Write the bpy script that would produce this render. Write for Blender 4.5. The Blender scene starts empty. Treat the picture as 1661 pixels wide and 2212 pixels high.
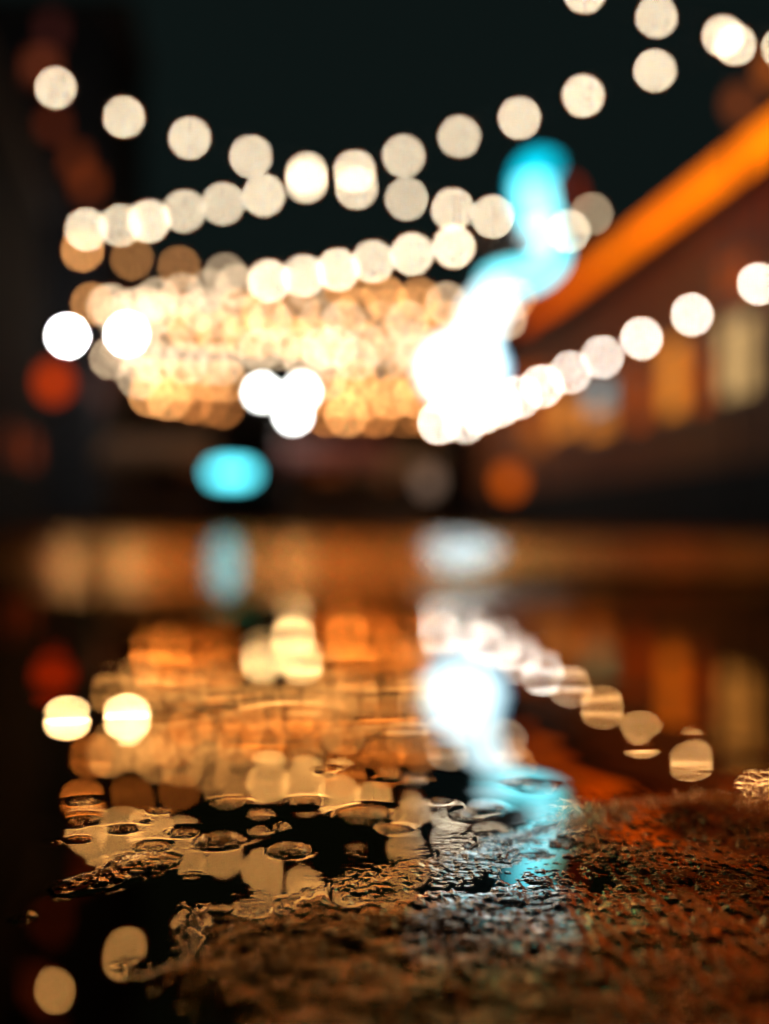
import bpy, bmesh, math, random
import numpy as np
from mathutils import Vector, Matrix

# ------------------------------------------------------------------ camera, night sky, exposure
SC = bpy.context.scene
COL = SC.collection
H = 0.20                 # the camera lies 20 cm above the wet road
F = 3072.0               # focal length in units of a 1661 x 2212 picture
CX, HOR = 830.5, 1125.0  # picture centre, horizon
FOCUS = 0.79

cd = bpy.data.cameras.new('camera')
cam = bpy.data.objects.new('camera', cd)
COL.objects.link(cam)
cam.location = (0, 0, H)
cam.rotation_euler = (math.radians(90), 0, 0)
cd.sensor_fit = 'VERTICAL'
cd.sensor_height = 36
cd.sensor_width = 27
cd.lens = 50
cd.shift_y = (HOR - 1106) / 2212
cd.clip_start = 0.02
cd.clip_end = 2000
cd.dof.use_dof = True
cd.dof.focus_distance = FOCUS
cd.dof.aperture_fstop = 2.03
cd.dof.aperture_blades = 0
SC.camera = cam

W = bpy.data.worlds.new('World')
SC.world = W
W.use_nodes = True
bg = W.node_tree.nodes['Background']
bg.inputs['Color'].default_value = (0.0042, 0.0075, 0.0070, 1)
bg.inputs['Strength'].default_value = 1.0

SC.view_settings.view_transform = 'Standard'
SC.view_settings.look = 'None'
SC.view_settings.exposure = 0
SC.view_settings.gamma = 1
SC.render.engine = 'CYCLES'
cy = SC.cycles
cy.use_adaptive_sampling = False
cy.use_denoising = True
try:
    cy.denoiser = 'OPENIMAGEDENOISE'
    cy.denoising_input_passes = 'RGB_ALBEDO_NORMAL'
    cy.denoising_prefilter = 'ACCURATE'
except Exception:
    pass
cy.sample_clamp_direct = 0
cy.sample_clamp_indirect = 0
cy.max_bounces = 5
cy.glossy_bounces = 4
cy.diffuse_bounces = 2
cy.transparent_max_bounces = 16
cy.use_light_tree = True
cy.blur_glossy = 0.0


def P(x, y, d):
    """the point at depth d seen at (x, y) of the 1661 x 2212 picture"""
    return Vector(((x - CX) * d / F, d, H + (HOR - y) * d / F))


# ------------------------------------------------------------------ materials
def srgb(c):
    return tuple(((v / 255 + 0.055) / 1.055) ** 2.4 if v > 10 else v / 255 / 12.92 for v in c)


def new_mat(name):
    m = bpy.data.materials.new(name)
    m.use_nodes = True
    nt = m.node_tree
    nt.nodes.clear()
    out = nt.nodes.new('ShaderNodeOutputMaterial')
    return m, nt, out


def N(nt, t, **kw):
    n = nt.nodes.new(t)
    for k, v in kw.items():
        setattr(n, k, v)
    return n


def emitter(name, rgb, strength):
    m, nt, out = new_mat(name)
    e = N(nt, 'ShaderNodeEmission')
    e.inputs['Color'].default_value = (*rgb, 1)
    e.inputs['Strength'].default_value = strength
    nt.links.new(e.outputs[0], out.inputs[0])
    return m


def fringe_glow(name, rgb, strength):
    """thin tinted glass round a lit core: lets the core through and glows a little itself"""
    m, nt, out = new_mat(name)
    e = N(nt, 'ShaderNodeEmission')
    e.inputs['Color'].default_value = (*rgb, 1)
    e.inputs['Strength'].default_value = strength
    t = N(nt, 'ShaderNodeBsdfTransparent')
    a = N(nt, 'ShaderNodeAddShader')
    nt.links.new(e.outputs[0], a.inputs[0])
    nt.links.new(t.outputs[0], a.inputs[1])
    nt.links.new(a.outputs[0], out.inputs[0])
    return m


def rough_mat(name, c1, c2, scale=3.0, rough=0.6, metal=0.0, bump=0.0, spec=0.5):
    m, nt, out = new_mat(name)
    b = N(nt, 'ShaderNodeBsdfPrincipled')
    tc = N(nt, 'ShaderNodeTexCoord')
    no = N(nt, 'ShaderNodeTexNoise')
    no.inputs['Scale'].default_value = scale
    no.inputs['Detail'].default_value = 6
    mx = N(nt, 'ShaderNodeMix', data_type='RGBA')
    mx.inputs['A'].default_value = (*c1, 1)
    mx.inputs['B'].default_value = (*c2, 1)
    nt.links.new(tc.outputs['Object'], no.inputs['Vector'])
    nt.links.new(no.outputs['Fac'], mx.inputs['Factor'])
    nt.links.new(mx.outputs['Result'], b.inputs['Base Color'])
    b.inputs['Roughness'].default_value = rough
    b.inputs['Metallic'].default_value = metal
    b.inputs['Specular IOR Level'].default_value = spec
    if bump:
        bp = N(nt, 'ShaderNodeBump')
        bp.inputs['Strength'].default_value = bump
        bp.inputs['Distance'].default_value = 0.02
        nt.links.new(no.outputs['Fac'], bp.inputs['Height'])
        nt.links.new(bp.outputs['Normal'], b.inputs['Normal'])
    nt.links.new(b.outputs[0], out.inputs[0])
    return m


# ------------------------------------------------------------------ object helpers
def tag(o, label=None, cat=None, group=None, kind=None):
    if label: o['label'] = label
    if cat: o['category'] = cat
    if group: o['group'] = group
    if kind: o['kind'] = kind
    return o


def thing(name, label, cat, loc=(0, 0, 0), group=None):
    o = bpy.data.objects.new(name, None)
    COL.objects.link(o)
    o.location = loc
    o.empty_display_size = 0.2
    return tag(o, label, cat, group)


class MB:
    """collects boxes, tubes, balls and prisms; build() links them as one mesh object"""
    def __init__(self):
        self.bm = bmesh.new()
        self.mi = 0

    def _mark(self, before):
        for f in self.bm.faces:
            if f.index == -1 or f not in before:
                f.material_index = self.mi

    def _do(self, fn):
        old = set(self.bm.faces)
        r = fn()
        for f in self.bm.faces:
            if f not in old:
                f.material_index = self.mi
        return r

    def box(self, a, b, bev=0.0):
        a, b = Vector(a), Vector(b)
        def fn():
            r = bmesh.ops.create_cube(self.bm, size=1)
            vs = r['verts']
            c, s = (a + b) / 2, b - a
            for v in vs:
                v.co = Vector((v.co.x * s.x, v.co.y * s.y, v.co.z * s.z)) + c
            if bev:
                es = list({e for v in vs for e in v.link_edges})
                bmesh.ops.bevel(self.bm, geom=es, offset=bev, segments=2, affect='EDGES')
        self._do(fn)
        return self

    def ball(self, c, r, seg=14, ring=9, sc=(1, 1, 1)):
        def fn():
            q = bmesh.ops.create_uvsphere(self.bm, u_segments=seg, v_segments=ring, radius=r)
            for v in q['verts']:
                v.co = Vector((v.co.x * sc[0], v.co.y * sc[1], v.co.z * sc[2])) + Vector(c)
            for v in q['verts']:
                for f in v.link_faces:
                    f.smooth = True
        self._do(fn)
        return self

    def tube(self, pts, rad, n=10, cap=True):
        pts = [Vector(p) for p in pts]
        rads = rad if isinstance(rad, (list, tuple)) else [rad] * len(pts)
        def fn():
            rings = []
            up = None
            for i, p in enumerate(pts):
                d = (pts[min(i + 1, len(pts) - 1)] - pts[max(i - 1, 0)]).normalized()
                if up is None:
                    up = Vector((0, 0, 1)) if abs(d.z) < 0.9 else Vector((1, 0, 0))
                s = d.cross(up).normalized()
                t = s.cross(d).normalized()
                up = t
                rings.append([self.bm.verts.new(p + (s * math.cos(2 * math.pi * k / n) + t * math.sin(2 * math.pi * k / n)) * rads[i]) for k in range(n)])
            for a, b in zip(rings, rings[1:]):
                for k in range(n):
                    f = self.bm.faces.new((a[k], a[(k + 1) % n], b[(k + 1) % n], b[k]))
                    f.smooth = True
            if cap:
                self.bm.faces.new(rings[0][::-1])
                self.bm.faces.new(rings[-1])
        self._do(fn)
        return self

    def prism(self, poly, vec):
        """closed polygon (3-D points, one plane) pulled along vec"""
        vec = Vector(vec)
        def fn():
            a = [self.bm.verts.new(Vector(p)) for p in poly]
            b = [self.bm.verts.new(Vector(p) + vec) for p in poly]
            self.bm.faces.new(a[::-1])
            self.bm.faces.new(b)
            for i in range(len(a)):
                j = (i + 1) % len(a)
                self.bm.faces.new((a[i], a[j], b[j], b[i]))
        self._do(fn)
        return self

    def mesh(self, name, mats):
        bmesh.ops.recalc_face_normals(self.bm, faces=self.bm.faces)
        me = bpy.data.meshes.new(name)
        self.bm.to_mesh(me)
        self.bm.free()
        for m in (mats if isinstance(mats, (list, tuple)) else [mats]):
            me.materials.append(m)
        return me

    def build(self, name, mats, parent=None, at=None):
        """at: world position that becomes the origin of the object"""
        me = self.mesh(name, mats)
        o = bpy.data.objects.new(name, me)
        COL.objects.link(o)
        if parent is not None:
            o.parent = parent
            # vertices were given in world space
            me.transform(Matrix.Translation(-Vector(parent.location)))
        elif at is not None:
            me.transform(Matrix.Translation(-Vector(at)))
            o.location = at
        return o


# ------------------------------------------------------------------ ground: one asphalt sheet, one sheet of puddle water
def hash2(ix, iy, seed):
    n = (ix.astype(np.int64) * 374761393 + iy.astype(np.int64) * 668265263 + seed * 974634777) & 0xFFFFFFFF
    n = ((n ^ (n >> 13)) * 1274126177) & 0xFFFFFFFF
    n = (n ^ (n >> 16)) & 0xFFFFFFFF
    return (n & 0xFFFFFF) / float(0xFFFFFF)


def vnoise(x, y, seed):
    ix, iy = np.floor(x), np.floor(y)
    fx, fy = x - ix, y - iy
    fx = fx * fx * (3 - 2 * fx)
    fy = fy * fy * (3 - 2 * fy)
    ix, iy = ix.astype(np.int64), iy.astype(np.int64)
    a, b = hash2(ix, iy, seed), hash2(ix + 1, iy, seed)
    c, d = hash2(ix, iy + 1, seed), hash2(ix + 1, iy + 1, seed)
    return (a + (b - a) * fx) * (1 - fy) + (c + (d - c) * fx) * fy


def fbm(x, y, seed, oct=4):
    s, a, t = 0.0, 1.0, 0.0
    for k in range(oct):
        s = s + a * (vnoise(x * 2 ** k, y * 2 ** k, seed + k) - 0.5)
        t += a
        a *= 0.5
    return s / t * 2


def pebbles(x, y, cell, seed, keep=1.0):
    """rounded stones of about one cell each: dome height 0..1"""
    gx, gy = x / cell, y / cell
    ix, iy = np.floor(gx).astype(np.int64), np.floor(gy).astype(np.int64)
    best = np.zeros_like(x)
    for dx in (-1, 0, 1):
        for dy in (-1, 0, 1):
            jx, jy = ix + dx, iy + dy
            px = jx + 0.15 + 0.7 * hash2(jx, jy, seed)
            py = jy + 0.15 + 0.7 * hash2(jx, jy, seed + 11)
            r = 0.38 + 0.34 * hash2(jx, jy, seed + 23)
            on = hash2(jx, jy, seed + 37) < keep
            hh = 0.45 + 0.55 * hash2(jx, jy, seed + 51)
            q = ((gx - px) ** 2 + (gy - py) ** 2) / r ** 2
            best = np.maximum(best, np.where(on, hh * np.sqrt(np.clip(1 - q, 0, 1)), 0))
    return best


S_X = [-900, 150, 420, 620, 720, 900, 1100, 1250, 1350, 1500, 1661, 2600]
S_Y = [2150, 1985, 1955, 1920, 1895, 1860, 1805, 1752, 1722, 1700, 1700, 1690]
B_Y = [1700, 1880, 1958, 2008, 2053, 2085, 2110, 2150, 2208, 2400, 4000]
B_X = [420, 420, 432, 405, 415, 400, 325, 335, 470, 640, 900]
# lone stones that break the water (x, y, half width in picture units, height in mm)
LONE = [(180, 1731, 34, 1.7), (180, 1768, 42, 1.9), (160, 1780, 24, 1.2), (114, 1821, 26, 1.5), (172, 1812, 26, 1.5), (345, 1752, 34, 1.7),
        (500, 1732, 62, 1.9), (535, 1728, 20, 1.4), (475, 1816, 72, 2.6), (625, 1835, 66, 2.2), (560, 1795, 40, 1.9), (610, 1786, 30, 1.5),
        (790, 1757, 74, 2.2), (735, 1760, 34, 1.4), (700, 1672, 30, 1.0), (845, 1672, 30, 1.2), (900, 1684, 40, 1.5), (950, 1735, 34, 1.5),
        (1050, 1745, 60, 2.0), (1010, 1760, 50, 2.0), (1120, 1690, 40, 1.4), (1160, 1700, 60, 1.5), (850, 1790, 60, 2.0), (300, 1868, 95, 3.0),
        (245, 1905, 60, 2.6), (160, 1918, 62, 2.8), (48, 1982, 30, 1.8), (415, 1890, 40, 1.4), (310, 1775, 16, 0.9), (270, 1790, 40, 1), (400, 1800, 50, 1), (560, 1760, 40, 1), (660, 1730, 50, 1), (330, 1830, 60, 1), (285, 2088, 46, 1)]


ISLES = [(300, 1872, 100, 1.6), (225, 1908, 70, 1.6), (150, 1918, 66, 1.6), (48, 1982, 40, 1.2), (475, 1818, 66, 1.1), (625, 1838, 60, 1.0), (790, 1760, 66, 0.9), (1050, 1747, 56, 1.0)]


def ground_height(X, Y):
    """height of the asphalt over the water level, metres (the water stands at z = 0)"""
    D = np.maximum(Y, 0.25)
    px = CX + X / D * F
    py = HOR + H * F / D
    wob = fbm(X * 14, Y * 7, 5, 3)
    A = py - np.interp(px, S_X, S_Y) - 22 + 26 * wob
    B = (px - np.interp(py, B_Y, B_X)) * 0.8 + 14 * wob
    land = np.minimum(A, B)
    near = np.where(land > 0, (1.7 + 2.2 * np.clip((py - 1900) / 150, 0, 1)) * np.tanh(land / 75), 7.0 * np.tanh(land / 110))
    far = np.clip((1312 + 14 * fbm(X * 1.3, Y * 0.7, 9, 3) - py) * 0.09, -9, 4.0)
    h = np.maximum(near, far)
    for (lx, ly, lw, lh) in ISLES:
        d0 = H * F / (ly - HOR)
        x0 = (lx - CX) * d0 / F
        rx = lw * d0 / F
        ry = rx * 1.7
        q = ((X - x0) / rx) ** 2 + ((Y - d0) / ry) ** 2
        bump = np.where(q < 5, np.exp(-q ** 1.5), 0)
        h = np.maximum(h, h * (1 - bump) + lh * bump)
    micro = np.clip((5.0 - D) / 2.5, 0, 1)
    h = h + 1.1 * fbm(X * 26, Y * 20, 21, 3) * micro
    # stones stand out of the wet film most along the shore, and drown in it nearer the camera
    out = 1 - 0.74 * np.clip((py - 1790) / 130, 0, 1)
    st = (1.0 * pebbles(X, Y, 0.0066, 71, 0.5) + 0.8 * pebbles(X + 3.1, Y + 1.7, 0.0040, 91, 0.8) + 0.2 * fbm(X * 520, Y * 520, 33, 2) * out) * out
    st = st + (1.25 * pebbles(X, Y * 0.45, 0.0066, 131, 0.20) + 0.8 * pebbles(X + 1.3, Y * 0.5 + 2.2, 0.0040, 151, 0.22)) * (1 - out)
    film = 0.40 * fbm(X * 300, Y * 50, 47, 1) + 0.30 * fbm(X * 150, Y * 85, 53, 1) + 0.7 * fbm(X * 60, Y * 40, 59, 1)
    h = h + (st + film * (1.2 - out) - 0.7) * micro
    return h * 0.001


def fan_mesh(name, us, ys, zfun, mats):
    wy = np.where(ys > 0.3, ys, 0.3 + (0.3 - ys))
    X = us[None, :] * wy[:, None]
    Y = np.repeat(ys[:, None], len(us), 1)
    Z = zfun(X, Y)
    co = np.stack([X, Y, Z], -1).reshape(-1, 3).astype(np.float32)
    r, c = len(ys), len(us)
    i = np.arange(r * c).reshape(r, c)
    q = np.stack([i[:-1, :-1], i[:-1, 1:], i[1:, 1:], i[1:, :-1]], -1).reshape(-1, 4)
    me = bpy.data.meshes.new(name)
    me.vertices.add(len(co))
    me.vertices.foreach_set('co', co.ravel())
    me.loops.add(q.size)
    me.loops.foreach_set('vertex_index', q.ravel().astype(np.int32))
    me.polygons.add(len(q))
    me.polygons.foreach_set('loop_start', (np.arange(len(q)) * 4).astype(np.int32))
    me.polygons.foreach_set('loop_total', np.full(len(q), 4, np.int32))
    me.polygons.foreach_set('use_smooth', np.ones(len(q), bool))
    me.update(calc_edges=True)
    for m in mats:
        me.materials.append(m)
    o = bpy.data.objects.new(name, me)
    COL.objects.link(o)
    return o


def reflection_tint(nt, geo, warm_light):
    """brown silt on the wet surface, washed clear along a rill that runs down the street"""
    L = nt.links.new
    sp = N(nt, 'ShaderNodeSeparateXYZ')
    L(geo.outputs['Position'], sp.inputs[0])
    u = N(nt, 'ShaderNodeMath', operation='DIVIDE')
    L(sp.outputs['X'], u.inputs[0]); L(sp.outputs['Y'], u.inputs[1])
    wn = N(nt, 'ShaderNodeTexNoise')
    wn.inputs['Scale'].default_value = 7
    wn.inputs['Detail'].default_value = 4
    L(geo.outputs['Position'], wn.inputs['Vector'])
    w = N(nt, 'ShaderNodeMath', operation='MULTIPLY_ADD')
    L(wn.outputs['Fac'], w.inputs[0]); w.inputs[1].default_value = 0.06; L(u.outputs[0], w.inputs[2])
    c = N(nt, 'ShaderNodeMath', operation='SUBTRACT')
    L(w.outputs[0], c.inputs[0]); c.inputs[1].default_value = 0.108
    a = N(nt, 'ShaderNodeMath', operation='ABSOLUTE')
    L(c.outputs[0], a.inputs[0])
    mr = N(nt, 'ShaderNodeMapRange', interpolation_type='SMOOTHSTEP')
    mr.inputs['From Min'].default_value = 0.034
    mr.inputs['From Max'].default_value = 0.068
    L(a.outputs[0], mr.inputs['Value'])
    # the untinted reflection band runs from the puddle's far shore to just before the camera
    def smooth(a0, a1):
        q = N(nt, 'ShaderNodeMapRange', interpolation_type='SMOOTHSTEP')
        q.inputs['From Min'].default_value = a0
        q.inputs['From Max'].default_value = a1
        L(sp.outputs['Y'], q.inputs['Value'])
        return q.outputs[0]
    e1 = N(nt, 'ShaderNodeMath', operation='MAXIMUM')
    L(mr.outputs[0], e1.inputs[0]); L(smooth(3.2, 5.0), e1.inputs[1])
    e2 = N(nt, 'ShaderNodeMath', operation='MAXIMUM')
    L(e1.outputs[0], e2.inputs[0]); L(smooth(0.76, 0.60), e2.inputs[1])
    mx = N(nt, 'ShaderNodeMix', data_type='RGBA')
    mx.inputs['A'].default_value = (0.9, 0.9, 0.9, 1)  # neutral here, so cyan and white reflections keep their colour
    mx.inputs['B'].default_value = (*warm_light, 1)
    L(e2.outputs[0], mx.inputs['Factor'])
    return mx.outputs['Result']


def asphalt_material():
    m, nt, out = new_mat('wet_asphalt')
    L = nt.links.new
    b = N(nt, 'ShaderNodeBsdfDiffuse')
    gl = N(nt, 'ShaderNodeBsdfGlossy')
    fr = N(nt, 'ShaderNodeFresnel')
    fr.inputs['IOR'].default_value = 3.0
    geo = N(nt, 'ShaderNodeNewGeometry')
    L(reflection_tint(nt, geo, (1.0, 0.45, 0.13)), gl.inputs['Color'])  # amber of the lamp light painted into the road's reflections
    # rust brown stones under a wet film; stones of different brown and rust tones in a dark binder
    vo = N(nt, 'ShaderNodeTexVoronoi')
    vo.inputs['Scale'].default_value = 150
    ramp = N(nt, 'ShaderNodeValToRGB')
    el = ramp.color_ramp.elements
    el[0].position, el[0].color = 0.0, (0.012, 0.007, 0.005, 1)
    el[1].position, el[1].color = 1.0, (0.10, 0.042, 0.018, 1)
    e = el.new(0.55); e.color = (0.045, 0.020, 0.010, 1)
    sep = N(nt, 'ShaderNodeSeparateColor')
    L(geo.outputs['Position'], vo.inputs['Vector'])
    L(vo.outputs['Color'], sep.inputs[0])
    L(sep.outputs[0], ramp.inputs['Fac'])
    L(ramp.outputs['Color'], b.inputs['Color'])
    # wet and drier patches
    n2 = N(nt, 'ShaderNodeTexNoise')
    n2.inputs['Scale'].default_value = 0.55
    n2.inputs['Detail'].default_value = 5
    n2.inputs['Roughness'].default_value = 0.62
    L(geo.outputs['Position'], n2.inputs['Vector'])
    def mapped(lo, hi, a, z):
        mr = N(nt, 'ShaderNodeMapRange')
        mr.inputs['From Min'].default_value = lo
        mr.inputs['From Max'].default_value = hi
        mr.inputs['To Min'].default_value = a
        mr.inputs['To Max'].default_value = z
        L(n2.outputs['Fac'], mr.inputs['Value'])
        return mr.outputs['Result']
    # the open road farther off is less flooded: rougher, with dull patches lying across it
    sp = N(nt, 'ShaderNodeSeparateXYZ')
    L(geo.outputs['Position'], sp.inputs[0])
    away = N(nt, 'ShaderNodeMapRange')
    away.inputs['From Min'].default_value = 2.2
    away.inputs['From Max'].default_value = 4.5
    L(sp.outputs['Y'], away.inputs['Value'])
    mp = N(nt, 'ShaderNodeMapping')
    mp.inputs['Scale'].default_value = (0.10, 0.42, 1)
    n3 = N(nt, 'ShaderNodeTexNoise')
    n3.inputs['Scale'].default_value = 1.0
    n3.inputs['Detail'].default_value = 4
    L(geo.outputs['Position'], mp.inputs['Vector'])
    L(mp.outputs[0], n3.inputs['Vector'])
    dull = N(nt, 'ShaderNodeMapRange')
    dull.inputs['From Min'].default_value = 0.44
    dull.inputs['From Max'].default_value = 0.58
    dull.inputs['To Min'].default_value = 1.0
    dull.inputs['To Max'].default_value = 0.35
    L(n3.outputs['Fac'], dull.inputs['Value'])
    # beyond twenty metres the road lies dry
    dry = N(nt, 'ShaderNodeMapRange')
    dry.inputs['From Min'].default_value = 10
    dry.inputs['From Max'].default_value = 26
    dry.inputs['To Min'].default_value = 1.0
    dry.inputs['To Max'].default_value = 0.03
    L(sp.outputs['Y'], dry.inputs['Value'])
    dd = N(nt, 'ShaderNodeMath', operation='MULTIPLY')
    L(dull.outputs[0], dd.inputs[0]); L(dry.outputs[0], dd.inputs[1])
    # a strip that has dried off beyond the puddle, right of the middle
    def ramp01(sock, a, z):
        q = N(nt, 'ShaderNodeMapRange', interpolation_type='SMOOTHSTEP')
        q.inputs['From Min'].default_value = a
        q.inputs['From Max'].default_value = z
        L(sock, q.inputs['Value'])
        return q.outputs[0]
    def mul(a, c):
        q = N(nt, 'ShaderNodeMath', operation='MULTIPLY')
        L(a, q.inputs[0]); L(c, q.inputs[1])
        return q.outputs[0]
    strip = mul(mul(ramp01(sp.outputs['Y'], 3.3, 3.8), ramp01(sp.outputs['Y'], 5.8, 4.9)), ramp01(sp.outputs['X'], 0.0, 0.5))
    inv = N(nt, 'ShaderNodeMath', operation='MULTIPLY_ADD')
    L(strip, inv.inputs[0]); inv.inputs[1].default_value = -0.92; inv.inputs[2].default_value = 1.0
    wet_far = mul(dd.outputs[0], inv.outputs[0])
    def pick(a, b2):
        q = N(nt, 'ShaderNodeMix', data_type='FLOAT')
        L(away.outputs[0], q.inputs['Factor'])
        L(a, q.inputs['A'])
        if isinstance(b2, float): q.inputs['B'].default_value = b2
        else: L(b2, q.inputs['B'])
        return q.outputs['Result']
    L(pick(mapped(0.38, 0.60, 0.02, 0.07), 0.23), gl.inputs['Roughness'])
    n4 = N(nt, 'ShaderNodeTexNoise')
    n4.inputs['Scale'].default_value = 5.5
    n4.inputs['Detail'].default_value = 5
    L(geo.outputs['Position'], n4.inputs['Vector'])
    damp = N(nt, 'ShaderNodeMapRange')
    damp.inputs['From Min'].default_value = 0.44
    damp.inputs['From Max'].default_value = 0.58
    damp.inputs['To Min'].default_value = 1.0
    damp.inputs['To Max'].default_value = 0.30
    L(n4.outputs['Fac'], damp.inputs['Value'])
    film = N(nt, 'ShaderNodeMath', operation='MULTIPLY')
    L(pick(damp.outputs[0], wet_far), film.inputs[0])
    L(fr.outputs[0], film.inputs[1])
    mix = N(nt, 'ShaderNodeMixShader')
    L(film.outputs[0], mix.inputs[0]); L(b.outputs[0], mix.inputs[1]); L(gl.outputs[0], mix.inputs[2])
    L(mix.outputs[0], out.inputs[0])
    return m


def water_material():
    m, nt, out = new_mat('puddle_water')
    L = nt.links.new
    # rain water: dark below, mirror on top, warm light painted into the mirror colour
    deep = N(nt, 'ShaderNodeBsdfDiffuse')
    deep.inputs['Color'].default_value = (0.004, 0.005, 0.006, 1)
    gl = N(nt, 'ShaderNodeBsdfGlossy')
    gl.inputs['Roughness'].default_value = 0.0
    fr = N(nt, 'ShaderNodeFresnel')
    fr.inputs['IOR'].default_value = 3.2
    b = N(nt, 'ShaderNodeMixShader')
    L(fr.outputs[0], b.inputs[0]); L(deep.outputs[0], b.inputs[1]); L(gl.outputs[0], b.inputs[2])
    geo = N(nt, 'ShaderNodeNewGeometry')
    sep = N(nt, 'ShaderNodeSeparateXYZ')
    L(geo.outputs['Position'], sep.inputs[0])
    L(reflection_tint(nt, geo, (1.0, 0.57, 0.22)), gl.inputs['Color'])
    # small wind ripples, stronger on the open water farther out
    far = N(nt, 'ShaderNodeMapRange')
    far.inputs['From Min'].default_value = 1.55
    far.inputs['From Max'].default_value = 2.3
    L(sep.outputs['Y'], far.inputs['Value'])
    w1 = N(nt, 'ShaderNodeTexNoise')
    w1.inputs['Scale'].default_value = 26
    w1.inputs['Detail'].default_value = 1.5
    lay = N(nt, 'ShaderNodeMapping')
    lay.inputs['Scale'].default_value = (0.5, 2.5, 1)
    lay.inputs['Rotation'].default_value = (0, 0, 0.12)
    L(geo.outputs['Position'], lay.inputs['Vector'])
    L(lay.outputs[0], w1.inputs['Vector'])
    patch = N(nt, 'ShaderNodeTexNoise')
    patch.inputs['Scale'].default_value = 2.2
    patch.inputs['Detail'].default_value = 2
    pr = N(nt, 'ShaderNodeMapRange')
    pr.inputs['From Min'].default_value = 0.38
    pr.inputs['From Max'].default_value = 0.62
    pr.inputs['To Min'].default_value = 0.12
    w0 = N(nt, 'ShaderNodeTexNoise')
    w0.inputs['Scale'].default_value = 5
    w0.inputs['Detail'].default_value = 1
    for n in (patch, w0):
        L(geo.outputs['Position'], n.inputs['Vector'])
    L(patch.outputs['Fac'], pr.inputs['Value'])
    k = N(nt, 'ShaderNodeMath', operation='MULTIPLY')
    L(far.outputs[0], k.inputs[0]); L(pr.outputs[0], k.inputs[1])
    k2 = N(nt, 'ShaderNodeMath', operation='MULTIPLY_ADD')
    L(k.outputs[0], k2.inputs[0]); k2.inputs[1].default_value = RIP1; k2.inputs[2].default_value = RIP0
    a1 = N(nt, 'ShaderNodeMath', operation='MULTIPLY')
    L(w1.outputs['Fac'], a1.inputs[0]); L(k2.outputs[0], a1.inputs[1])
    a2 = N(nt, 'ShaderNodeMath', operation='MULTIPLY_ADD')
    sw = N(nt, 'ShaderNodeMapRange')
    sw.inputs['From Min'].default_value = 1.1
    sw.inputs['From Max'].default_value = 1.7
    sw.inputs['To Min'].default_value = SWELL
    sw.inputs['To Max'].default_value = SWELL * 0.3
    L(sep.outputs['Y'], sw.inputs['Value'])
    L(w0.outputs['Fac'], a2.inputs[0]); L(sw.outputs[0], a2.inputs[1]); L(a1.outputs[0], a2.inputs[2])
    bp = N(nt, 'ShaderNodeBump')
    bp.inputs['Strength'].default_value = 1
    bp.inputs['Distance'].default_value = 1
    L(a2.outputs[0], bp.inputs['Height'])
    for n in (gl, fr):
        L(bp.outputs['Normal'], n.inputs['Normal'])
    L(b.outputs[0], out.inputs[0])
    return m


RIP1, RIP0, SWELL = 0.00022, 0.0, 0.0013

u_in = np.linspace(-0.34, 0.34, 1150)
u_out = 0.34 + np.geomspace(0.004, 9.0, 60)
US = np.concatenate([-u_out[::-1], u_in, u_out])
y_rows = H * F / np.linspace(2420 - HOR, 1290 - HOR, 980)       # even steps across the picture
Y_far = np.geomspace(y_rows[-1] * 1.03, 900, 90)
Y_back = -np.geomspace(40, 0.05, 14)
Y_front = np.linspace(0.05, y_rows[0] - 0.01, 18)
YS = np.concatenate([Y_back, Y_front, y_rows, Y_far])
road = fan_mesh('road', US, YS, ground_height, [asphalt_material()])
tag(road, 'wet dark asphalt road with coarse stone grain', 'road', kind='structure')


def water_height(X, Y):
    h = ground_height(X, Y)
    m = 0.0008
    z = np.where(h < 0, m * np.exp(np.minimum(h, 0) / 0.0005), m)
    # the skin of the water bulges over drowned stones
    for (lx, ly, lw, lh) in LONE:
        d0 = H * F / (ly - HOR)
        x0 = (lx - CX) * d0 / F
        rx = lw * 0.62 * d0 / F
        q = ((X - x0) / rx) ** 2 + ((Y - d0) / (rx * 1.1)) ** 2
        z = z + np.where(q < 9, (0.030 * rx) * (1 + 0.2 * np.cos(np.sqrt(q) * 7)) * np.exp(-q), 0)
    return z


WY = H * F / np.linspace(2420 - HOR, 1296 - HOR, 960)
puddle = fan_mesh('puddle', u_in * 1.6, WY, water_height, [water_material()])
tag(puddle, 'shallow rain puddle mirroring the string lights', 'puddle', kind='structure')

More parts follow.
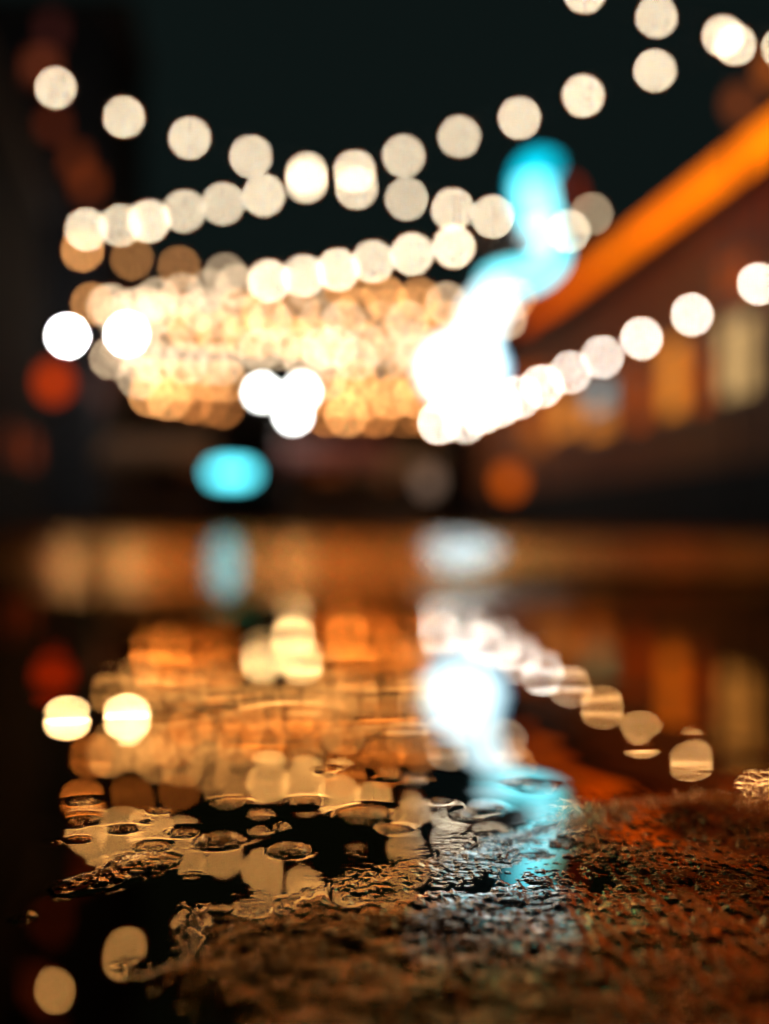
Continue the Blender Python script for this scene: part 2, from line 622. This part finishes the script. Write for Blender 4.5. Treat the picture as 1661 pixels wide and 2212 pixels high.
def reflection_patch(label, x0, x1, y0, y1, rough, seed):
    """thin clear film of water standing on the road, uneven outline"""
    d0, d1 = H * F / (y1 - HOR), H * F / (y0 - HOR)
    m, nt, out = new_mat('mirror_water_film')  # sheet added so the lamp's reflection shows bright and untinted
    g = N(nt, 'ShaderNodeBsdfGlossy')
    g.inputs['Roughness'].default_value = rough
    g.inputs['Color'].default_value = (0.95, 0.95, 0.95, 1)
    d = N(nt, 'ShaderNodeBsdfDiffuse')
    d.inputs['Color'].default_value = (0.02, 0.014, 0.01, 1)
    f = N(nt, 'ShaderNodeFresnel')
    f.inputs['IOR'].default_value = 1.5
    mx = N(nt, 'ShaderNodeMixShader')
    nt.links.new(f.outputs[0], mx.inputs[0]); nt.links.new(d.outputs[0], mx.inputs[1]); nt.links.new(g.outputs[0], mx.inputs[2])
    nt.links.new(mx.outputs[0], out.inputs[0])
    rr = random.Random(seed)
    n = 48
    bm = bmesh.new()
    vs = []
    for k in range(n):
        t = 2 * math.pi * k / n
        w = 1 + 0.10 * math.sin(3 * t + seed) + 0.06 * math.sin(7 * t + 2 * seed) + rr.uniform(-.02, .02)
        px = (x0 + x1) / 2 + (x1 - x0) / 2 * w * math.cos(t)
        py = (y0 + y1) / 2 + (y1 - y0) / 2 * min(w, 1.05) * math.sin(t)
        dd = H * F / (py - HOR)
        vs.append(bm.verts.new(((px - CX) * dd / F, dd, 0.0085)))
    bm.faces.new(vs[::-1])
    bmesh.ops.recalc_face_normals(bm, faces=bm.faces)
    if bm.faces[:][0].normal.z < 0:
        bmesh.ops.reverse_faces(bm, faces=bm.faces)
    me = bpy.data.meshes.new('puddle')
    bm.to_mesh(me); bm.free()
    me.materials.append(m)
    o = bpy.data.objects.new('puddle', me)
    COL.objects.link(o)
    tag(o, label, 'puddle', kind='structure')


reflection_patch('thin clear film of water added on the road to mirror the white floodlight', 905, 1080, 1158, 1232, 0.24, 2)
reflection_patch('long thin film of water added on the road to mirror the cyan light box', 436, 524, 1158, 1298, 0.15, 5)

# ------------------------------------------------------------------ string lights
COC = 92.0
black_rubber = rough_mat('black_rubber', (0.012, 0.012, 0.012), (0.02, 0.02, 0.02), 20, 0.6)


def bulb_mesh(name, core_srgb, rim_srgb, px, shell=1.7, rim=0.28, exposure=1.0):
    """bulb whose core spreads to a disc of about core_srgb when px wide in the picture and out of focus"""
    k = (COC / px) ** 2 * exposure
    core = emitter(name + '_core', core_srgb, k)
    sh = fringe_glow(name + '_glass', srgb(rim_srgb), k * rim * min(1.0, max(core_srgb)) / shell ** 2 / 2)  # added shell that paints the lens's orange fringe round the disc
    m = MB()
    m.ball((0, 0, 0), 0.5, 12, 8)
    m.mi = 1
    m.ball((0, 0, 0), 0.5 * shell, 12, 8)
    m.mi = 2
    m.tube([(0, 0, 0.5 * shell * 0.96), (0, 0, 0.5 * shell * 1.5)], [0.26, 0.2], 10)
    return m.mesh('bulb', [core, sh, black_rubber])


PX = 10.0
BULBS = {}
for kind, core, rim, ex in (('cream', (0.72, 0.66, 0.47), (240, 120, 25), 1.0), ('white', (0.84, 0.81, 0.70), (245, 120, 30), 1.0),
                            ('warm', (0.185, 0.148, 0.093), (230, 110, 25), 1.0), ('amber', (0.27, 0.125, 0.04), (220, 100, 20), 1.0),
                            ('deep', (0.15, 0.055, 0.014), (200, 80, 15), 1.0)):
    BULBS[kind] = [bulb_mesh(kind + '_bulb', core, rim, PX, exposure=ex * v) for v in ((1.0, 0.84, 1.14) if kind in ('cream', 'white') else (0.6, 1.0, 1.45))]


def string_lights(label, pts, kinds, size=PX, cat='string lights'):
    """pts: bulb places as (x, y, depth); kinds: one bulb kind or one for each"""
    wp = [P(*p) for p in pts]
    base = wp[0] + Vector((0, 0, 0.2))
    t = thing('string_lights', label, cat, base, 'strings of bulbs zigzagging over the street')
    m = MB()
    cable = []
    for i, p in enumerate(wp):
        s = 1.1 * size * p.y / F
        cable.append(p + Vector((0, 0, s)))
        if i + 1 < len(wp):
            s2 = 1.1 * size * wp[i + 1].y / F
            cable.append((p + wp[i + 1]) / 2 + Vector((0, 0, (s + s2) / 2 - 0.03)))
    m.tube(cable, 0.008, 6)
    m.build('cable', black_rubber, t)
    for i, p in enumerate(wp):
        kd = kinds if isinstance(kinds, str) else kinds[min(i, len(kinds) - 1)]
        o = bpy.data.objects.new('bulb', random.choice(BULBS[kd]))
        COL.objects.link(o)
        o.parent = t
        o.location = p - base
        s = size * p.y / F
        o.scale = (s, s, s)
        o.rotation_euler = (random.uniform(-.25, .25), random.uniform(-.25, .25), random.uniform(0, 6))
    return t


def run(a, b, n, sag=0.25):
    """n bulbs evenly spaced along a sagging line between two picture points with depth"""
    A, B = P(*a), P(*b)
    res = []
    for i in range(n):
        t = (i + random.uniform(-.28, .28)) / (n - 1)
        q = A.lerp(B, t) - Vector((0, 0, sag * 4 * t * (1 - t)))
        q += Vector((random.uniform(-.02, .02), 0, random.uniform(-.025, .025)))
        res.append((CX + q.x * F / q.y, HOR - (q.z - H) * F / q.y, q.y))
    return res


random.seed(4)
# nearest pair of strings, crossing over the middle of the street
string_lights('nearest string of cream bulbs, falling from top left to the cyan sign',
              [(120, 190, 18), (268, 253, 18.6), (410, 298, 19.4), (542, 338, 20.6), (662, 374, 22.2), (770, 406, 24), (878, 430, 25.6),
               (978, 452, 27.2), (1064, 468, 29), (1146, 486, 31), (1228, 500, 33)], 'cream')
string_lights('nearest string of cream bulbs, falling from the top right corner to the left wall',
              [(1588, 96, 18), (1415, 153, 18.6), (1260, 207, 19.8), (1122, 255, 21), (992, 295, 22.2), (872, 337, 23.4), (766, 370, 24.8),
               (662, 393, 26.2), (570, 422, 27.8), (482, 440, 29.4), (398, 456, 31), (322, 478, 33), (260, 487, 35), (186, 496, 37)],
              'cream', 10.5)
string_lights('short run of cream bulbs high in the top right corner',
              [(1110, -62, 17), (1263, -16, 17.3), (1418, 37, 17.6), (1562, 78, 18), (1690, 104, 18.4)], 'cream')
# second zigzag
string_lights('second string of bulbs, amber at the left wall and paler to the right',
              [(178, 540, 36), (285, 559, 35), (387, 577, 34), (486, 593, 33.6), (578, 606, 34), (660, 616, 35), (744, 618, 36),
               (830, 640, 37.4), (906, 645, 39), (965, 655, 41), (1020, 662, 43)],
              ['amber', 'amber', 'amber', 'warm', 'warm', 'warm', 'amber', 'amber', 'amber', 'warm', 'warm'], 12)
string_lights('second string of pale bulbs rising to the right behind the cyan sign',
              [(1278, 462, 24), (1175, 488, 25), (1070, 510, 26), (980, 533, 27), (890, 549, 28.2), (806, 565, 29.4), (730, 583, 30.8),
               (656, 596, 32.2), (582, 607, 33.8), (512, 617, 35.4), (452, 626, 37), (394, 636, 39), (340, 645, 41)],
              ['warm', 'cream', 'warm', 'cream', 'cream', 'cream', 'cream', 'cream', 'cream', 'warm', 'warm', 'warm', 'warm'], 12)
# third zigzag and those far down the street
string_lights('third string of bulbs, dim amber, from the left wall under the second string',
              run((184, 655, 46), (1112, 640, 44), 15, 0.35), ['amber', 'warm', 'warm', 'deep', 'warm', 'amber'], 12)
string_lights('third string of pale bulbs falling to the left wall above the white lamp pair',
              run((1105, 690, 38), (232, 662, 50), 16, 0.25), ['warm', 'warm', 'amber', 'warm'], 12)
string_lights('fourth string of warm bulbs, level over the middle of the street',
              run((262, 690, 50), (1060, 720, 52), 17, 0.45), ['warm', 'warm', 'amber'], 12)
string_lights('fifth string of closely hung warm bulbs below the level one',
              run((258, 748, 54), (1010, 735, 50), 18, 0.2), 'warm', 12)
string_lights('long far string of warm bulbs, dense right of the lamp pair',
              run((650, 775, 58), (960, 765, 56), 8, 0.1), 'warm', 12)
string_lights('far string of warm bulbs hung left of the lamp pair',
              run((252, 775, 60), (520, 785, 62), 7, 0.1), 'warm', 12)
string_lights('farther string of amber bulbs, second lowest left of the lamp pair',
              run((290, 815, 64), (498, 822, 66), 6, 0.1), ['warm', 'amber'], 12)
string_lights('lowest string of amber bulbs left of the lamp pair',
              run((328, 856, 68), (476, 880, 70), 5, 0.0), ['amber', 'amber', 'deep'], 12)
string_lights('far string of amber bulbs right of the lamp pair, third from below',
              run((690, 818, 62), (910, 812, 60), 6, 0.1), ['warm', 'amber'], 12)
string_lights('far string of amber bulbs right of the lamp pair, second from below',
              run((720, 858, 66), (930, 852, 64), 6, 0.1), 'amber', 12)
string_lights('lowest string of deep amber bulbs right of the lamp pair',
              run((712, 898, 70), (935, 900, 70), 7, 0.0), ['deep', 'amber', 'deep'], 12)
string_lights('string of bright white bulbs along the right hand house front',
              [(1740, 560, 18.6), (1638, 613, 20), (1495, 680, 22.2), (1386, 731, 24.6), (1301, 771, 27), (1232, 805, 29.6), (1172, 834, 32.4),
               (1122, 858, 35.2), (1080, 876, 38), (1040, 892, 41), (1004, 912, 44), (948, 914, 47)], 'white', 10.5)

# ------------------------------------------------------------------ lamps
iron = rough_mat('black_iron', (0.02, 0.02, 0.022), (0.035, 0.033, 0.03), 8, 0.45, 0.6)


def lamp_glass(name, rgb, px, level):
    return emitter(name, srgb(rgb), level * (COC / px) ** 2)


white_lamp = lamp_glass('white_lamp_glass', (250, 250, 250), 18, 8.0)
D_L = 60.0


def lamp_post(name, label, cat, globes, xp, d, mat, px=18, group=None, bend=True):
    """iron post at picture column xp with globe lamps at the listed picture points"""
    foot = P(xp, HOR, d); foot.z = 0
    t = thing(name, label, cat, foot, group)
    top = max(P(x, y, d).z for x, y in globes)
    m = MB()
    m.tube([foot + Vector((0, 0, -0.02)), foot + Vector((0, 0, 0.5)), foot + Vector((0, 0, 0.55)), foot + Vector((0, 0, top - 0.6))], [0.16, 0.14, 0.08, 0.05], 12)
    m.build('post', iron, t)
    for x, y in globes:
        g = P(x, y, d)
        r = px / 2 * d / F
        a = MB()
        a.tube([foot + Vector((0, 0, g.z - 0.9)), Vector(((foot.x + g.x) / 2, d, g.z - 0.7)), Vector((g.x, d, g.z - 0.45)), Vector((g.x, d, g.z - r))], 0.035, 8)
        arm = a.build('arm', iron, t)
        b = MB()
        b.ball(g, r, 20, 14)
        b.build('globe', mat, t)
    return t


lamp_post('street_lamp', 'iron lamp post with two bright white globes at the left wall', 'street lamp', [(146, 726), (274, 722)], 210, 58, white_lamp, 18, 'white globe street lamps')
soft_lamp = lamp_glass('soft_lamp_glass', (250, 250, 246), 17, 2.2)
lamp_post('street_lamp', 'iron lamp post with three white globes in the middle of the street', 'street lamp', [(566, 848), (651, 846), (633, 896)], 608, 50, soft_lamp, 17, 'white globe street lamps')

# ------------------------------------------------------------------ cyan sign and floodlight on their mast
D_S = 24.0
cyan = emitter('cyan_neon', (0.0, 0.53, 0.70), 3.1)
pale_cyan = emitter('pale_cyan_neon', (0.22, 0.90, 1.0), 4.2)
hot_white = emitter('hot_white', (0.70, 1.0, 1.08), 6)
soft_white = emitter('soft_white', (0.74, 1.0, 1.06), 3.6)
red_neon = emitter('red_neon', srgb((235, 70, 10)), 0.6)


def S(x, y, off=0.0):
    return P(x, y, D_S) + Vector((0, off, 0))


def smooth_path(pts, n=6):
    out = []
    for i in range(len(pts) - 1):
        p0, p1, p2, p3 = pts[max(i - 1, 0)], pts[i], pts[i + 1], pts[min(i + 2, len(pts) - 1)]
        for k in range(n):
            t = k / n
            out.append(0.5 * ((2 * p1) + (-p0 + p2) * t + (2 * p0 - 5 * p1 + 4 * p2 - p3) * t * t + (-p0 + 3 * p1 - 3 * p2 + p3) * t ** 3))
    out.append(pts[-1])
    return out


px1 = D_S / F
mast_foot = S(990, HOR); mast_foot.z = 0
mast = thing('sign_mast', 'grey metal mast carrying the cyan sign and the white floodlight', 'mast', mast_foot)
m = MB()
m.tube([mast_foot, S(990, 900, 0.2), S(1010, 780, 0.25), S(1100, 620, 0.25), S(1165, 500, 0.25), S(1150, 350, 0.25)], [0.09, 0.07, 0.06, 0.05, 0.05, 0.04], 10)
m.build('pole', rough_mat('grey_metal', (0.25, 0.27, 0.28), (0.35, 0.37, 0.38), 6, 0.35, 0.7), mast)

sign = thing('neon_sign', 'curled cyan neon sign on the mast, paler towards its foot', 'neon sign', S(1140, 600))
m = MB(); m.tube(smooth_path([S(1192, 368), S(1168, 358), S(1144, 376), S(1138, 410), S(1142, 440)]), 23 * px1, 12)
m.build('cyan_tube', cyan, sign)
m = MB(); m.tube(smooth_path([S(1150, 400, -.15), S(1156, 450, -.15), S(1172, 490, -.15)]), 30 * px1, 12)
m.build('pale_tube', pale_cyan, sign)
m = MB(); m.tube(smooth_path([S(1144, 486), S(1170, 496), S(1190, 500)]), 26 * px1, 12)
m.build('white_tube', emitter('white_neon', srgb((236, 252, 252)), 3), sign)
m = MB(); m.tube(smooth_path([S(1190, 520), S(1188, 560), S(1150, 592), S(1095, 600), S(1058, 618)]), 22 * px1, 12)
m.build('pale_tube', pale_cyan, sign)
m = MB(); m.tube(smooth_path([S(1085, 628), S(1050, 665), S(1035, 720), S(1022, 750)]), 32 * px1, 12)
m.build('white_tube', soft_white, sign)
m = MB(); m.tube(smooth_path([S(1225, 395), S(1240, 412), S(1228, 440)]), 8 * px1, 10)
m.build('red_tube', red_neon, sign)
m = MB()
m.prism([S(1120, 340, 0.12), S(1215, 340, 0.12), S(1215, 590, 0.12), S(1090, 650, 0.12), S(1020, 650, 0.12)], (0, 0.04, 0))
m.build('backing_panel', iron, sign)

flood = thing('floodlight', 'big round white floodlight glaring below the cyan sign', 'floodlight', S(1000, 815))
m = MB(); m.ball(S(1000, 800), 74 * px1, 24, 16, (1, 0.35, 0.86))
m.build('lens', hot_white, flood)
m = MB()
ring = [S(1000 + 77 * math.cos(a), 800 - 66 * math.sin(a)) for a in np.linspace(0, 2 * math.pi, 33)]
m.tube(ring, 6 * px1, 8, False)
m.build('rim', emitter('icy_rim', srgb((150, 215, 250)), 3.0), flood)
m = MB()
m.tube([S(1000, 800, 0.2), S(1000, 800, 0.55)], [0.40, 0.2], 20)
m.build('housing', iron, flood)

# cyan light box on two feet, far down the middle
D_B = 40.0
box_base = P(500, HOR, D_B); box_base.z = 0
lb = thing('light_box', 'oval cyan glowing light box sign on two short posts', 'light box sign', box_base)
m = MB(); c0 = P(500, 1022, D_B); sx, sz = 46 * D_B / F, 19 * D_B / F
a = Vector((0, 0, c0.z - sz * 0.8))
oval = lambda kx, kz, y: [Vector((c0.x + kx * math.copysign(abs(math.cos(t)) ** 0.7, math.cos(t)), y, c0.z + kz * math.copysign(abs(math.sin(t)) ** 0.7, math.sin(t)))) for t in np.linspace(0, 2 * math.pi, 41)[:-1]]
m.prism(oval(sx, sz, D_B - .02), (0, .14, 0))
m.build('panel', emitter('cyan_panel', srgb((90, 222, 236)), 5.0), lb)
m = MB()
m.prism(oval(sx + .05, sz + .05, D_B + .122), (0, .12, 0))
m.build('case', iron, lb)
for xx in (472, 530):
    q = P(xx, HOR, D_B)
    m = MB(); m.tube([(q.x, D_B + .16, 0), (q.x, D_B + .16, a.z)], 0.035, 8)
    m.build('post', iron, lb)

# ------------------------------------------------------------------ right hand house
plaster = rough_mat('warm_plaster', (0.13, 0.034, 0.009), (0.36, 0.105, 0.026), 0.5, 0.8, spec=0.2)
dark_plinth = rough_mat('dark_stone', (0.004, 0.005, 0.007), (0.008, 0.009, 0.012), 2.0, 0.8, spec=0.1)
timber = rough_mat('dark_timber', (0.06, 0.035, 0.022), (0.10, 0.06, 0.035), 3, 0.6)

# its front runs away from the camera: x(d) at the eave
E0, E1 = P(1900, 118, 15.0), P(1128, 700, 37.5)
dirv = Vector((E1.x - E0.x, E1.y - E0.y, 0)).normalized()
nrm = Vector((dirv.y, -dirv.x, 0))          # to the right, into the house
if nrm.x < 0: nrm = -nrm
front0 = Vector((E0.x, E0.y, 0)) + nrm * 0.7
Ltot = (Vector((E1.x, E1.y, 0)) - Vector((E0.x, E0.y, 0))).length
HE = E0.z


def R(s, out, z):
    """point s metres along the front, out metres before it, z up"""
    v = front0 + dirv * s - nrm * out
    return Vector((v.x, v.y, z))


def rbox(m, s0, s1, o0, o1, z0, z1):
    m.prism([R(s0, o0, z0), R(s1, o0, z0), R(s1, o1, z0), R(s0, o1, z0)], (0, 0, z1 - z0))
    return m


house = thing('house', 'long brown plastered house with lit windows on the right of the street', 'house', R(0, 0, 0))
m = MB(); rbox(m, -3, Ltot + 14, 0, -7, 0, HE + 0.05)
m.build('wall', plaster, house)
m = MB()
m.prism([R(-3, 0.75, HE + 0.06), R(-3, -7.5, HE + 0.06), R(-3, -3.4, HE + 2.2)], dirv * (Ltot + 17))
m.build('roof', rough_mat('roof_tiles', (0.02, 0.018, 0.018), (0.035, 0.03, 0.028), 4, 0.8), house)
m = MB(); rbox(m, -3, Ltot + 14, 0.25, 0.003, 0, 1.05)
m.build('plinth', dark_plinth, house)


def s_at(x, out=0.05):
    """front coordinate s where picture column x meets the front"""
    lo, hi = -3, Ltot + 14
    for _ in range(40):
        mid = (lo + hi) / 2
        q = R(mid, out, 0)
        if CX + q.x * F / q.y > x: lo = mid
        else: hi = mid
    return (lo + hi) / 2


lit_cream = emitter('curtain_light', srgb((245, 195, 125)), 1.0)
lit_amber = emitter('amber_room_light', srgb((242, 140, 45)), 1.35)
lit_brown = emitter('brown_room_light', srgb((205, 88, 20)), 0.9)
lit_white = emitter('shop_white_light', srgb((215, 232, 228)), 0.8)


def window(x0, x1, y0, y1, mat, name='window'):
    s0, s1 = sorted((s_at(x0), s_at(x1)))
    sm = (s0 + s1) / 2
    d = R(sm, 0, 0).y
    z0, z1 = H + (HOR - y1) * d / F, H + (HOR - y0) * d / F
    m = MB()
    for a in ((s0 - .08, s0, z0 - .08, z1 + .08), (s1, s1 + .08, z0 - .08, z1 + .08)):
        rbox(m, a[0], a[1], 0.07, 0.002, a[2], a[3])
    for a in ((s0, s1, z1, z1 + .08), (s0, s1, z0 - .08, z0), (s0, s1, (z0 + z1) / 2 - .025, (z0 + z1) / 2 + .025)):
        rbox(m, a[0], a[1], 0.069, 0.002, a[2], a[3])
    w = m.build(name, timber, house)
    g = MB(); rbox(g, s0, s1, 0.03, 0.004, z0, z1)
    go = g.build('pane', mat, house)
    go.parent = w
    return w


window(1558, 1628, 690, 850, lit_cream)
window(1500, 1532, 760, 880, lit_brown)
window(1432, 1476, 740, 890, lit_amber)
window(1362, 1396, 800, 920, lit_brown)
window(1272, 1316, 828, 880, lit_white)
window(1268, 1318, 893, 935, lit_amber)
window(1196, 1240, 860, 930, lit_amber)
window(1130, 1165, 800, 940, lit_brown)
window(1560, 1620, 560, 640, lit_brown)
window(1700, 1800, 640, 820, lit_cream)

strip = thing('light_strip', 'thick orange glowing light strip under the eave of the right hand house', 'light strip', E0)
segs = [(0.0, 0.17), (0.17, 0.30), (0.30, 0.44), (0.44, 0.58), (0.58, 0.72), (0.72, 0.86), (0.86, 1.0)]
tones = [((255, 122, 6), 2.2), ((255, 118, 5), 2.1), ((255, 114, 4), 2.0), ((252, 114, 4), 1.6), ((246, 102, 3), 1.5), ((236, 90, 3), 1.4), ((215, 76, 4), 1.2)]
for (a, z), (c, k) in zip(segs, tones):
    m = MB(); m.tube([E0.lerp(E1, a + .003), E0.lerp(E1, z - .003)], 0.18, 14)
    m.build('tube', emitter('orange_strip', srgb(c), k), strip)
m = MB()
for k in range(9):
    q = E0.lerp(E1, (k + .5) / 9)
    m.tube([q + Vector((0, 0, 0.16)), q + nrm * 0.1 + Vector((0, 0, 0.32))], 0.03, 6)
m.build('bracket', iron, strip)

# ------------------------------------------------------------------ left hand house and the end of the street
lplaster = rough_mat('dark_plaster', (0.002, 0.003, 0.005), (0.006, 0.006, 0.008), 1.0, 0.9, spec=0.1)  # plain near-black wall colour
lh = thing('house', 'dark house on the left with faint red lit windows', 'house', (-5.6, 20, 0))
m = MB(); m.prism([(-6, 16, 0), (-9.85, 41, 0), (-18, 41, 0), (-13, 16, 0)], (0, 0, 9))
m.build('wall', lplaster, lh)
m = MB(); m.prism([(-5.8, 15.8, 9.003), (-9.65, 41.2, 9.003), (-18.2, 41.2, 9.003), (-13.2, 15.8, 9.003)], (0, 0, 0.25))
m.build('roof', timber, lh)
lv = Vector((-7.084, 46, 0)).normalized()
ln = Vector((lv.y, -lv.x, 0))


def LW(x, y):
    """point of the left front seen at picture point (x, y)"""
    u = (x - CX) / F
    # -6 - 7.084 k = u (16 + 46 k)
    k = (-6 - 16 * u) / (46 * u + 7.084)
    d = 16 + 46 * k
    return P(x, y, d)


dim_red = emitter('dim_red_room', srgb((130, 52, 24)), 1.0)
for (x0, x1, y0, y1) in ((20, 30, 930, 990), (55, 72, 950, 1000)):
    a, b = LW(x0, y1), LW(x1, y0)
    zt, zb = max(a.z, b.z), min(a.z, b.z)
    m = MB()
    m.prism([Vector((a.x, a.y, zb)) + ln * .003, Vector((b.x, b.y, zb)) + ln * .003, Vector((b.x, b.y, zb)) + ln * .08, Vector((a.x, a.y, zb)) + ln * .08], (0, 0, -0.08))
    w = m.build('window', timber, lh)
    m = MB()
    m.prism([Vector((a.x, a.y, zb)) + ln * .003, Vector((b.x, b.y, zb)) + ln * .003, Vector((b.x, b.y, zb)) + ln * .03, Vector((a.x, a.y, zb)) + ln * .03], (0, 0, zt - zb))
    g = m.build('pane', dim_red, lh)
    g.parent = w


th = thing('house', 'tall narrow dark house behind the left lamp post with red lit windows', 'house', P(60, HOR, 66) - Vector((0, 0, H)))
tl, tr = P(-120, 20, 66), P(232, 20, 66)
m = MB(); m.box((tl.x, 66, 0), (tr.x, 76, tl.z))
m.build('wall', rough_mat('grey_plaster', (0.025, 0.03, 0.035), (0.045, 0.045, 0.05), 0.6, 0.9, spec=0.1), th)
m = MB(); m.prism([(tl.x - .3, 65.6, tl.z + .003), (tl.x - .3, 76.4, tl.z + .003), (tl.x - .3, 71, tl.z + 2.5)], (tr.x - tl.x + .6, 0, 0))
m.build('roof', timber, th)
for k, (x0, x1, y0, y1, c) in enumerate(((66, 112, 120, 165, (112, 50, 28)), (98, 132, 252, 288, (105, 42, 20)), (150, 180, 325, 372, (112, 46, 18)), (172, 206, 374, 420, (118, 48, 16)),
                                         (96, 128, 40, 95, (62, 26, 22)), (212, 228, 815, 870, (95, 55, 45)), (60, 84, 160, 175, (80, 36, 24)))):
    a, b = P(x0, y1, 66), P(x1, y0, 66)
    m = MB(); m.box((a.x - .1, 65.92, a.z - .1), (b.x + .1, 65.998, a.z))
    w = m.build('window', timber, th)
    m = MB(); m.box((a.x, 65.95, a.z), (b.x, 65.998, b.z))
    g = m.build('pane', emitter('red_room_%d' % k, srgb(c), 1.5), th)
    g.parent = w


def lantern(name, label, x, y, d, px, rgb, level, to=None, group=None, sc=(1, 1, 1.15)):
    g = P(x, y, d)
    r = px / 2 * d / F
    t = thing(name, label, 'lantern', Vector((g.x, g.y, 0)), group)
    m = MB(); m.ball(g, r, 16, 12, sc)
    m.build('shade', emitter(name + '_glow', srgb(rgb), level), t)
    m = MB()
    m.tube([g + Vector((0, 0, r * 1.1)), g + Vector((0, 0, r * 1.1 + .1))], [r * .5, r * .35], 12)
    m.build('cap', iron, t)
    m = MB()
    m.tube([Vector((g.x, g.y + r + .06, 0)), Vector((g.x, g.y + r + .06, g.z + r + .3)), Vector((g.x, g.y, g.z + r + .32)), Vector((g.x, g.y, g.z + r * 1.1 + .1))], 0.03, 8)
    m.build('post', iron, t)
    return t


lantern('lantern', 'round red lantern on a thin post at the left wall', 116, 826, 34, 56, (235, 70, 5), 1.1, group='lanterns along the street')
lantern('lantern', 'low orange lantern on a post right of the mast', 1100, 1040, 30, 50, (225, 95, 10), 1.2, group='lanterns along the street')
lantern('lantern', 'faint grey lantern on a post left of the mast', 925, 1040, 36, 44, (150, 120, 100), 1.0, group='lanterns along the street')
lantern('lantern', 'dull amber lantern in front of the right hand house', 1160, 935, 28, 60, (200, 105, 35), 0.7, group='lanterns along the street')
lantern('lantern', 'brownish lantern high in the top right corner', 1598, 225, 19, 50, (190, 95, 45), 0.6, group='lanterns along the street')
lantern('lantern', 'orange lantern cut by the right edge of the picture', 1668, 150, 19, 50, (220, 110, 40), 0.8, group='lanterns along the street')

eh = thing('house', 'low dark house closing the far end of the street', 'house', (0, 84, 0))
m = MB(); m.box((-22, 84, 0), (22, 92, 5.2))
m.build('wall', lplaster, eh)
m = MB(); m.prism([(-23, 83.3, 5.203), (-23, 92.7, 5.203), (-23, 88, 7.5)], (46, 0, 0))
m.build('roof', timber, eh)
for k, (x0, x1, y0, y1) in enumerate(((680, 740, 970, 1030), (400, 450, 960, 1010), (220, 260, 820, 870), (820, 850, 990, 1040))):
    a, b = P(x0, y1, 83.96), P(x1, y0, 83.96)
    m = MB(); m.box((a.x - .1, 83.95, a.z - .1), (b.x + .1, 83.998, a.z))
    w = m.build('window', timber, eh)
    m = MB(); m.box((a.x, 83.96, a.z), (b.x, 83.998, b.z))
    g = m.build('pane', emitter('faint_room_%d' % k, srgb((110, 55, 25)), 1.0), eh)
    g.parent = w

# ------------------------------------------------------------------ market stalls under the far strings
def stall(label, xp, d, w, cloth, goods):
    q = P(xp, HOR, d); q.z = 0
    t = thing('market_stall', label, 'market stall', q, 'market stalls under the far strings')
    hw = w / 2
    for sx in (-1, 1):
        for sy in (0, 1.8):
            m = MB(); m.tube([(q.x + sx * hw, d + sy, -0.01), (q.x + sx * hw, d + sy, 2.2 + sy * .3)], 0.035, 8)
            m.build('post', timber, t)
    m = MB()
    m.prism([(q.x - hw - .2, d - .4, 2.12), (q.x - hw - .2, d + 2.0, 2.85), (q.x - hw - .2, d + 2.0, 2.91), (q.x - hw - .2, d - .4, 2.18)], (w + .4, 0, 0))
    n = int(w / .35)
    for k in range(n):
        x0 = q.x - hw - .2 + (w + .4) * k / n
        m.prism([(x0 + .01, d - .41, 2.12), (x0 + (w + .4) / n - .01, d - .41, 2.12), (x0 + (w + .4) / n * .75, d - .41, 1.9), (x0 + (w + .4) / n * .25, d - .41, 1.9)], (0, .012, 0))
    m.build('awning', cloth, t)
    m = MB(); m.box((q.x - hw + .05, d + .1, 0), (q.x + hw - .05, d + .9, 0.9), 0.02); m.box((q.x - hw, d + .02, 0.903), (q.x + hw, d + .98, 0.95), 0.01)
    m.build('counter', timber, t)
    m = MB()
    rr = random.Random(xp)
    for k in range(int(w / .3)):
        m.ball((q.x - hw + .25 + k * .3, d + .4, 1.0 + .06), rr.uniform(.09, .14), 10, 7, (1, 1, .8))
    m.build('goods', goods, t)
    return t


red_cloth = rough_mat('red_cloth', (0.30, 0.05, 0.03), (0.36, 0.08, 0.04), 6, 0.8)
tan_cloth = rough_mat('tan_cloth', (0.35, 0.20, 0.10), (0.42, 0.25, 0.13), 6, 0.8)
fruit = rough_mat('fruit', (0.5, 0.16, 0.03), (0.6, 0.3, 0.05), 4, 0.4)
stall('market stall with a tan awning, left of the oval cyan sign', 330, 44, 3.0, tan_cloth, fruit)
stall('market stall with a red awning, between the oval cyan sign and the grey lantern', 720, 47, 3.2, red_cloth, fruit)
stall('market stall with a tan awning, just left of the mast', 860, 54, 3.0, tan_cloth, fruit)
